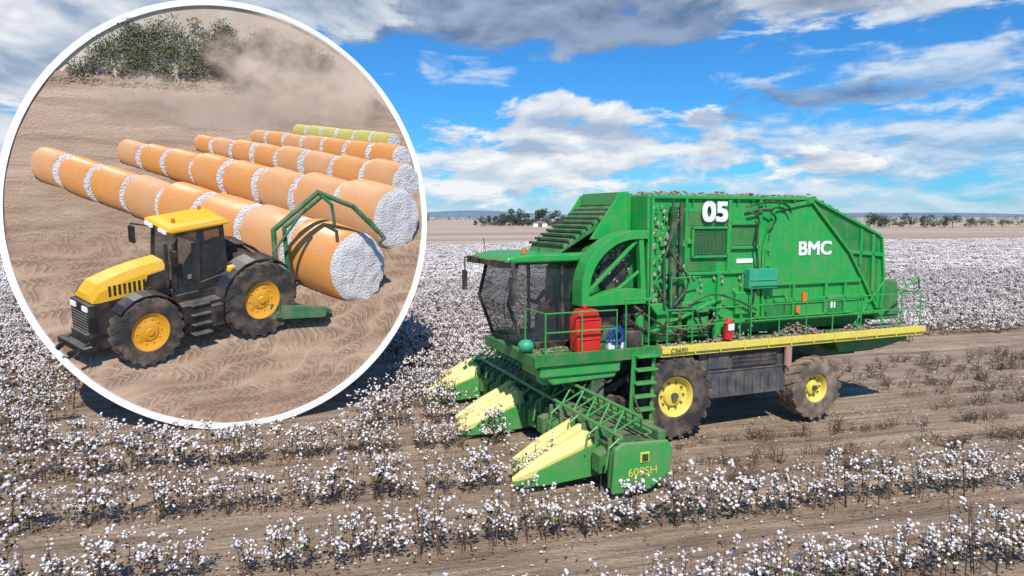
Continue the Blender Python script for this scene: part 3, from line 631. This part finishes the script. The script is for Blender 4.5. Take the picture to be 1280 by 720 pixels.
b.prism([(1.67,1.4),(2.38,1.4),(2.38,1.75),(1.67,1.65)],CA-.04,CA-.01)
for x in (.99,2.41): b.beam((x,CA,1.4),(x,CB_,1.4),.08,.2)
b.tube([(1.1,CA-.05,2.88),(.85,.2,2.88),(.85,.2,2.45)],.025,6); b.box(.8,.88,.06,.27,2.35,2.72); b.tube([(1.1,CB_+.05,2.88),(.8,2.2,2.88)],.025,6); b.box(.76,.84,2.1,2.3,2.42,2.82)
b.box(1.9,2.2,.9,1.4,1.4,2.4); b.box(1.3,1.5,1.0,1.3,1.4,2.0); b.done('cab_frame',TB,T,TM)
b=B(); b.loft([[(x,y,z) for x,y in ((x0,y0),(x1,y0),(x1,y1),(x0,y1))] for x0,x1,y0,y1,z in ((1.0,2.44,CA-.06,CB_+.06,CT),(.90,2.52,CA-.1,CB_+.1,CT+.07),(.95,2.47,CA-.05,CB_+.05,CT+.14),(1.15,2.3,CA+.12,CB_-.12,CT+.18))]); 
b.prism([(2.32,1.45),(2.6,1.45),(2.6,1.95),(2.4,1.95)],.36,.56); b.done('cab_roof',TY,T,TM,bevel=.03)
b=B(); b.cyl((1.2,.85,CT+.16),(1.2,.85,CT+.28),.045); b.cyl((2.2,1.5,CT+.16),(2.2,1.5,CT+.28),.045); b.done('beacons',ORG,T,TM)
b=B(); 
for y in (.62,.82,1.3,1.5): b.box(.86,.91,y,y+.14,CT+.0,CT+.08)
b.done('roof_lights',WHT,T,TM)
b=B(); b.box(1.35,1.45,CA-.05,CA-.03,1.8,1.9); b.done('door_handle',STEEL,T,TM)

# ================================================================= GROUND
PERP=Vector((-.243,.970,0)); DIR=Vector((.970,.243,0))
def ptf(p,q): return PERP*p+DIR*q
m,nt,bs=newmat('field_dirt'); g=nt.nodes.new('ShaderNodeNewGeometry'); pos=g.outputs['Position']
rot=mapping(nt,pos,(0,0,rad(-14.1)))
sp=nt.nodes.new('ShaderNodeSeparateXYZ'); nt.links.new(rot,sp.inputs[0]); P=sp.outputs[1]
ns=tnoise(nt,mapping(nt,rot,sc=(.10,1.6,1)),1.7,5,.6); nb=tnoise(nt,pos,.6,5,.6); nf=tnoise(nt,pos,11,6,.72); nc=tnoise(nt,pos,48,1)
c=ramp(nt,M_(nt,'ADD',M_(nt,'MULTIPLY',ns,.6),M_(nt,'MULTIPLY',nb,.4)),[(.38,(.29,.195,.125)),(.5,(.46,.325,.215)),(.6,(.60,.45,.315))])
c=mixc(nt,M_(nt,'MULTIPLY',M_(nt,'SUBTRACT',nf,.42,clamp=True),2.0),c,(.26,.175,.11))
c=mixc(nt,ramp(nt,nc,[(.62,(0,0,0)),(.68,(.5,.5,.5))]),c,(.16,.105,.07))
fr=M_(nt,'MULTIPLY',M_(nt,'SUBTRACT',P,99),.2,clamp=True)
fc=ramp(nt,tnoise(nt,mapping(nt,rot,sc=(.002,.02,1)),1.5,3),[(.35,(.36,.27,.17)),(.48,(.47,.35,.26)),(.58,(.56,.44,.34)),(.7,(.30,.27,.15))])
c=mixc(nt,fr,c,fc)
nt.links.new(c,bs.inputs['Base Color']); bs.inputs['Roughness'].default_value=.95
bump(nt,bs,M_(nt,'ADD',M_(nt,'ADD',M_(nt,'MULTIPLY',ns,2.0),M_(nt,'MULTIPLY',nb,1.4)),nf),.9,.13)
b=B(); V={}
xs=[-4000,-800,-200,-60]+[-40+i*1.0 for i in range(81)]+[60,200,800,4000]; ys=[-60,0]+[4+i*.35 for i in range(130)]+[60,100,200,600,1500,6000]
for i,x in enumerate(xs):
    for j,y in enumerate(ys):
        z=0
        if -41<x<41 and 3<y<49:
            p=-.243*x+.970*y; z=.035*math.sin(p*2*math.pi/2.1+1.2)*1.0-.035+.02*noise.noise(Vector((x*.5,y*.5,0)))
        V[i,j]=b.bm.verts.new((x,y,z))
for i in range(len(xs)-1):
    for j in range(len(ys)-1): b.face([V[i,j],V[i+1,j],V[i+1,j+1],V[i,j+1]])
b.done('ground',m,smooth=True)
# ================================================================= COTTON PLANTS (instanced)
def plant(name,col,w,h,nb,bsub,br,stalks,leaves,green=.06,cot=None,spread=.2):
    b=B(); bm=b.bm
    def setmi(n0,i):
        bm.faces.ensure_lookup_table()
        for k in range(n0,len(bm.faces)): bm.faces[k].material_index=i
    tips=[]
    for s in range(stalks):
        x=random.uniform(-w/2,w/2); y=random.gauss(0,.05); n0=len(bm.faces)
        hh=h*random.uniform(.7,1.1); top=Vector((x+random.uniform(-.15,.15),y+random.uniform(-.15,.15),hh)); base=Vector((x,y,-.05))
        b.cyl(base,top,.009,.003,3,False)
        for k in range(6):
            t=random.uniform(.3,.97); p=base.lerp(top,t); e=p+Vector((random.uniform(-spread,spread),random.uniform(-spread,spread),random.uniform(.02,.14)))
            b.cyl(p,e,.0045,.002,3,False); tips.append(e); tips.append(p.lerp(e,.6))
        setmi(n0,1)
    n0=len(bm.faces)
    for k in range(nb):
        c=random.choice(tips)+Vector((random.gauss(0,.025),random.gauss(0,.025),random.gauss(0,.025))) if tips else Vector((random.uniform(-w/2,w/2),random.gauss(0,.17),h*random.uniform(.3,1)))
        r=br*random.uniform(.6,1.3)
        if bsub==1: b.blob(c,r,1,.25,(1,1,.85))
        else:
            vs=[bm.verts.new(c+q) for q in (Vector((r,0,0)),Vector((-.5*r,.87*r,0)),Vector((-.5*r,-.87*r,0)),Vector((0,0,r)),Vector((0,0,-r)))]
            for f in ((0,1,3),(1,2,3),(2,0,3),(1,0,4),(2,1,4),(0,2,4)): b.face([vs[i] for i in f])
    setmi(n0,0)
    for k in range(leaves):
        c=(random.choice(tips) if tips else Vector((random.uniform(-w/2,w/2),random.gauss(0,.17),h*random.uniform(.05,.9))))+Vector((random.gauss(0,.03),random.gauss(0,.03),random.uniform(-.16,.02)))
        a=Vector((random.gauss(0,1),random.gauss(0,1),random.gauss(0,1))).normalized(); d=a.orthogonal(); k2=random.uniform(.016,.038)*(br/.025)**.7
        b.face([bm.verts.new(c+a*k2),bm.verts.new(c+d*k2*.6),bm.verts.new(c-a*k2),bm.verts.new(c-d*k2*.6)])
        bm.faces.ensure_lookup_table(); bm.faces[-1].material_index=3 if random.random()<green else 2
    me=bpy.data.meshes.new(name); bm.to_mesh(me); bm.free()
    for mm in (cot or COTTON,STALK,LEAFD,LEAFG): me.materials.append(mm)
    for p_ in me.polygons: p_.use_smooth=(p_.material_index==0)
    o=bpy.data.objects.new(name,me); col.objects.link(o)
def scatter(name,pts,col):
    me=bpy.data.meshes.new(name); me.from_pydata([p[0] for p in pts],[],[])
    for an,ty,ix in (('rot','FLOAT',1),('scl','FLOAT',2),('idx','INT',3)):
        a=me.attributes.new(an,ty,'POINT'); a.data.foreach_set('value',[p[ix] for p in pts])
    o=bpy.data.objects.new(name,me); S.collection.objects.link(o)
    ng=bpy.data.node_groups.new(name,'GeometryNodeTree'); ng.interface.new_socket('Geometry',in_out='INPUT',socket_type='NodeSocketGeometry'); ng.interface.new_socket('Geometry',in_out='OUTPUT',socket_type='NodeSocketGeometry')
    N=ng.nodes; L=ng.links; gi=N.new('NodeGroupInput'); go=N.new('NodeGroupOutput'); ip=N.new('GeometryNodeInstanceOnPoints'); ci=N.new('GeometryNodeCollectionInfo')
    ci.inputs['Collection'].default_value=col; ci.inputs['Separate Children'].default_value=True; ci.inputs['Reset Children'].default_value=True
    def na(n,t):
        k=N.new('GeometryNodeInputNamedAttribute'); k.data_type=t; k.inputs[0].default_value=n; return k.outputs[0]
    cx=N.new('ShaderNodeCombineXYZ'); L.new(na('rot','FLOAT'),cx.inputs[2]); sx=N.new('ShaderNodeCombineXYZ'); sa=na('scl','FLOAT')
    for i in range(3): L.new(sa,sx.inputs[i])
    ip.inputs['Pick Instance'].default_value=True
    L.new(gi.outputs[0],ip.inputs['Points']); L.new(ci.outputs[0],ip.inputs['Instance']); L.new(na('idx','INT'),ip.inputs['Instance Index']); L.new(cx.outputs[0],ip.inputs['Rotation']); L.new(sx.outputs[0],ip.inputs['Scale']); L.new(ip.outputs[0],go.inputs[0])
    md=o.modifiers.new('scatter','NODES'); md.node_group=ng; return o
near=bpy.data.collections.new('cotton_plants_near')
for i in range(9): plant('cotton_plant_near_%d'%i,near,.45,.74+.06*(i%3),(78,68,54)[i%3],1,.026,4,60,.14)
mid=bpy.data.collections.new('cotton_plants_mid')
for i in range(6): plant('cotton_plant_mid_%d'%i,mid,1.0,.74,170,0,.040,6,75,.06,COTTONF)
farc=bpy.data.collections.new('cotton_plants_far')
for i in range(4): plant('cotton_plant_far_%d'%i,farc,2.6,.75,170,0,.080,0,100,.05,COTTONF)
stub=bpy.data.collections.new('stubble')
for i in range(5): plant('stubble_%d'%i,stub,.6,.36,5,1,.016,7,14,.4)
def dio(X,Y):
    v=Vector((X,Y,0))-DL; return v.x*math.cos(AL)+v.y*math.sin(AL), -v.x*math.sin(AL)+v.y*math.cos(AL)
def hloc(X,Y):
    v=Vector((X-3.53,Y-14.6,0)); a=rad(22); return v.x*math.cos(a)+v.y*math.sin(a), -v.x*math.sin(a)+v.y*math.cos(a)
def ok(X,Y):
    if Y<6 or abs(X)>Y*.80+2.5: return False
    x,y=dio(X,Y)
    if (-2.1<y<=0 and abs(x)<2.7-abs(y)*.45) or (0<y<1.1 and abs(x)<4): return False
    if abs(x)<3.4+.25*y and 1.1<=y<7: return False
    hx,hy=hloc(X,Y)
    if hx>-3.5 and -2.9<hy<6.6: return False
    return True
prows=[5.2,7.3,9.6,11.75,14.1,15.9,17.0]; p=18.0
while p<104: prows.append(p); p+=1.0 if p<60 else 1.3
pn=[];pm=[];pf=[];ps=[]
a0=math.atan2(DIR.y,DIR.x)
for p in prows:
    q=-p*1.2-5; qmax=p*1.6+20
    while q<qmax:
        v=ptf(p,q); X,Y=v.x,v.y
        if p<20.5: step,lst,nv=.31,pn,9
        elif p<46: step,lst,nv=.75,pm,6
        else: step,lst,nv=2.0,pf,4
        wob=.10*noise.noise(Vector((q*.5,p*3,0)))
        if ok(X,Y):
            harvested=(10.4<p<19.3 and hloc(X,Y)[0]>-3.4)
            dens=noise.noise(Vector((q*.28,p*5,2)))
            if not harvested and not(p<19 and dens<-.55):
                s=random.uniform(.75,1.12)*(1+.28*dens)
                if p<10: s*=.95
                w=ptf(p+wob+random.gauss(0,.05 if p<16 else .12),q+random.uniform(-.1,.1))
                lst.append(((w.x,w.y,-.02),a0+random.choice((0,math.pi))+random.gauss(0,.2),s,random.randrange(nv)))
        q+=step
for i in range(1900):
    p=random.choice([10.9,11.75,12.9,14.1,15.2,16.2,17.2,18.2,19.0])+random.gauss(0,.1); q=random.uniform(-2,30); v=ptf(p,q)
    hx,hy=hloc(v.x,v.y)
    if abs(v.x)>v.y*.8+2 or hx<-1.0: continue
    if -.3<hy<3.4 and hx<8: continue
    if -2.6<hy<-.3 and hx<-.8: continue
    if random.random()<.4: continue
    ps.append(((v.x,v.y,-.03),random.uniform(0,6.3),random.uniform(.35,.9),random.randrange(5)))
scatter('cotton_field_foreground_rows',pn,near); scatter('cotton_field_middle',pm,mid); scatter('cotton_field_distance',pf,farc); scatter('crop_stubble',ps,stub)
b=B(); b2=B()
for i in range(11000):
    Y=6.5+22*random.random()**1.3; X=random.uniform(-Y*.78,Y*.78); p=-.243*X+.970*Y
    near_row=min(abs(p-r) for r in prows[:8])
    if random.random()>math.exp(-(near_row/.45)**2)+.12: continue
    x,y=dio(X,Y)
    if abs(x)<4 and y>-.1: continue
    r=random.uniform(.007,.02)
    if random.random()<.4: b.blob((X,Y,.0),r,1,.3,(1.4,1.2,.6))
    else: b2.face([b2.bm.verts.new((X+dx*r*2.2,Y+dy*r*1.5,.012+random.uniform(-.01,.02))) for dx,dy in ((-1,0),(0,-1),(1,0),(0,1))])
b.done('fallen_lint',COTTON); b2.done('plant_litter',LEAFD,recalc=False)
# ================================================================= DISTANCE
FT=[simple('far_tree_dark',(.05,.075,.05),.9,0,0,scale=.1,var=.3),simple('far_tree_light',(.10,.13,.07),.9,0,0,scale=.1,var=.3),simple('far_tree_bluish',(.13,.17,.19),.9,0,0,scale=.05,var=.2)]  # bluish tone puts the aerial haze into the far leaf colour
def treeline(name,Yd,px0,px1,hmin,hmax,step,mat,n=60,trunks=True):
    b=B(); x=(px0-640)/870*Yd; x1=(px1-640)/870*Yd
    while x<x1:
        h=random.uniform(hmin,hmax); Y=Yd+random.uniform(-12,12)
        for j in range(6):
            leafcloud(b,(x+random.uniform(-.5,.5)*h,Y,h*random.uniform(.2,.85)),h*random.uniform(.18,.32),n,h*.05,.8,1)
        if trunks: b.cyl((x,Y,-.2),(x,Y,h*.6),h*.025,h*.012,5,False)
        x+=step*random.uniform(.5,1.4)
    return b.done(name,mat,recalc=False)
treeline('tree_line',330,596,765,3,5.5,2.2,FT[0],70)
treeline('tree_line',340,625,690,6,8.5,4,FT[0],80)
treeline('tree_line',300,1085,1200,3,7,2.6,FT[0],60)
treeline('tree_line',330,1190,1420,2.5,4.5,2.4,FT[1],50)
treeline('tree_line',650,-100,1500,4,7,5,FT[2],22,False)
b=B(); Yd=2600; pr=[]
for i in range(121):
    x=-2600+i*45; z=8+7*noise.noise(Vector((i*.09,1,0)))+18*math.exp(-((x+150)/260)**2)+10*math.exp(-((x-1500)/500)**2); pr.append((x,max(4,z)))
v0=[b.bm.verts.new((x,Yd,-5)) for x,z in pr]; v1=[b.bm.verts.new((x,Yd+60,z)) for x,z in pr]; v2=[b.bm.verts.new((x,Yd+500,-5)) for x,z in pr]
for i in range(120): b.face([v0[i],v0[i+1],v1[i+1],v1[i]]); b.face([v1[i],v1[i+1],v2[i+1],v2[i]])
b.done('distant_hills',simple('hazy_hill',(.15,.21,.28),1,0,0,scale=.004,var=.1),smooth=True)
F=empty('farm_shed',(12.5,310,0),0)
b=B(); b.box(-3,3,0,6,0,1.8); b.done('walls',WHT,F); b=B(); b.prism([(-3.3,1.8),(0,2.8),(3.3,1.8)],-.3,6.3); b.done('roof',STEEL,F); b=B(); b.box(-1,1,-.06,-.01,0,1.6); b.done('door',GREY,F)

# ================================================================= LIGHT
sun=bpy.data.lights.new('sun','SUN'); sun.energy=4.9; sun.angle=rad(.5); sun.color=(1,.94,.85)
so=bpy.data.objects.new('sun',sun); S.collection.objects.link(so)
az=rad(176); el=rad(50)
sv=Vector((math.sin(az)*math.cos(el),math.cos(az)*math.cos(el),math.sin(el))); so.rotation_euler=sv.to_track_quat('Z','Y').to_euler(); so.location=(0,0,50)
W=bpy.data.worlds.new("World"); S.world=W; W.use_nodes=True; nt=W.node_tree; nt.nodes.clear()
out=nt.nodes.new('ShaderNodeOutputWorld'); bg=nt.nodes.new('ShaderNodeBackground'); nt.links.new(bg.outputs[0],out.inputs[0]); bg.inputs[1].default_value=.1
sky=nt.nodes.new('ShaderNodeTexSky'); sky.sky_type='NISHITA'; sky.sun_disc=False; sky.sun_elevation=el; sky.sun_rotation=az; sky.air_density=1.0; sky.dust_density=.3; sky.ozone_density=2.0
base=mixc(nt,1.0,sky.outputs[0],(.27,.84,1.40),'MULTIPLY')
tc=nt.nodes.new('ShaderNodeTexCoord'); sp=nt.nodes.new('ShaderNodeSeparateXYZ'); nt.links.new(tc.outputs['Generated'],sp.inputs[0])
AZ=M_(nt,'ARCTAN2',sp.outputs[0],sp.outputs[1]); EL=M_(nt,'ARCSINE',sp.outputs[2])
def cn(sx,sy,oy,scale,detail,seed,rough=.6):
    cb=nt.nodes.new('ShaderNodeCombineXYZ'); nt.links.new(M_(nt,'MULTIPLY',AZ,sx),cb.inputs[0]); nt.links.new(M_(nt,'MULTIPLY',M_(nt,'ADD',EL,oy),sy),cb.inputs[1]); cb.inputs[2].default_value=seed
    n=nt.nodes.new('ShaderNodeTexNoise'); n.inputs['Scale'].default_value=scale; n.inputs['Detail'].default_value=detail; n.inputs['Roughness'].default_value=rough; n.inputs['Distortion'].default_value=.3
    nt.links.new(cb.outputs[0],n.inputs['Vector']); return n.outputs['Fac']
nA=cn(1,2.2,0,7,7,1.3); nA2=cn(1,2.2,.022,7,3,1.3)
nB=cn(1,3.2,0,11,6,5.1); nB2=cn(1,3.2,.014,11,3,5.1)
shA=M_(nt,'ADD',M_(nt,'MULTIPLY',M_(nt,'SUBTRACT',nA,nA2),3.4),.5,clamp=True)
shB=M_(nt,'ADD',M_(nt,'MULTIPLY',M_(nt,'SUBTRACT',nB,nB2),3.5),.55,clamp=True)
cur=base
blobs=[ # azimuth/elevation anchors (as px,py),w,h,noise,dark,light,opacity,softness,amp,offset
 (800,266,1500,56,'B',(4.8,6.4,8.0),(6.8,7.9,9.0),.78,.9,2.5,.98),
 (1090,190,330,62,'B',(3.2,4.8,6.9),(7.2,8.1,9.1),.86,.7,3.0,.95),
 (735,190,230,58,'A',(3.9,5.0,6.6),(9.8,9.8,9.7),.95,.3,3.4,.88),
 (610,222,180,38,'B',(5.5,6.6,7.8),(9.4,9.5,9.6),.9,.4,3.2,.85),
 (1010,208,100,20,'B',(4.5,5.6,7),(9.8,9.8,9.7),.9,.3,3.6,.75),
 (1200,95,250,48,'B',(3.6,5.2,7.2),(7.4,8.3,9.2),.8,.8,3.2,.90),
 (1060,122,220,18,'B',(1.3,2.2,4.1),(2.4,3.7,5.9),.85,.5,3.4,.8),
 (900,148,80,14,'B',(1.8,2.8,4.8),(3.2,4.4,6.4),.7,.5,3.4,.75),
 (590,95,110,22,'B',(5,6.4,8),(8,8.6,9.2),.6,.8,3.6,.7),
 (1050,18,230,28,'B',(3.4,4.4,6.0),(8,8.4,8.9),.88,.5,2.6,.95),
 (30,50,270,110,'A',(3.4,4.3,5.7),(9,9.1,9.2),.95,.4,2.8,1.1),
 (10,175,120,50,'B',(5,6,7),(9,9.1,9.2),.9,.4,3.4,.8),
 (650,4,330,66,'A',(1.4,2.0,3.3),(3.6,4.6,6.2),.97,.30,2.0,1.12),
 (800,48,140,27,'A',(1.4,2.1,3.5),(3.0,4.0,5.7),.95,.35,2.2,1.02),
 (420,20,120,36,'A',(3.2,4.1,5.6),(7.2,7.8,8.4),.9,.35,2.6,.9),
 (1130,-14,240,34,'A',(2.2,2.9,4.3),(6.0,6.6,7.6),.95,.4,2.4,1.02),
 (900,-130,900,90,'A',(3.4,4.1,5.2),(7.5,7.8,8.2),.8,.6,3,.9),
 (-900,120,700,160,'A',(3.6,4.4,5.6),(8.5,8.7,9),.8,.6,3.4,.75),(2600,120,700,160,'A',(3.6,4.4,5.6),(8.5,8.7,9),.8,.6,3.4,.75)]
for px,py,w,h,which,dk,lt,op,soft,amp,off in blobs:
    a=math.atan((px-640)/874) if -400<px<1700 else (px-640)/874; e=(270-py)/874*math.cos(a); wa=w/874; we=h/874
    n,sh=(nA,shA) if which=='A' else (nB,shB)
    dx=M_(nt,'POWER',M_(nt,'ABSOLUTE',M_(nt,'MULTIPLY',M_(nt,'SUBTRACT',AZ,a),1/wa)),2); dy=M_(nt,'POWER',M_(nt,'ABSOLUTE',M_(nt,'MULTIPLY',M_(nt,'SUBTRACT',EL,e),1/we)),2)
    d=M_(nt,'SQRT',M_(nt,'ADD',dx,dy))
    mk=M_(nt,'ADD',M_(nt,'SUBTRACT',off,d),M_(nt,'MULTIPLY',M_(nt,'SUBTRACT',n,.5),amp))
    mr=nt.nodes.new('ShaderNodeMapRange'); mr.interpolation_type='SMOOTHSTEP'; nt.links.new(mk,mr.inputs[0]); mr.inputs[1].default_value=0; mr.inputs[2].default_value=soft; mr.inputs[3].default_value=0; mr.inputs[4].default_value=op
    cc=mixc(nt,sh,dk,lt); cur=mixc(nt,mr.outputs[0],cur,cc)
nt.links.new(cur,bg.inputs[0])
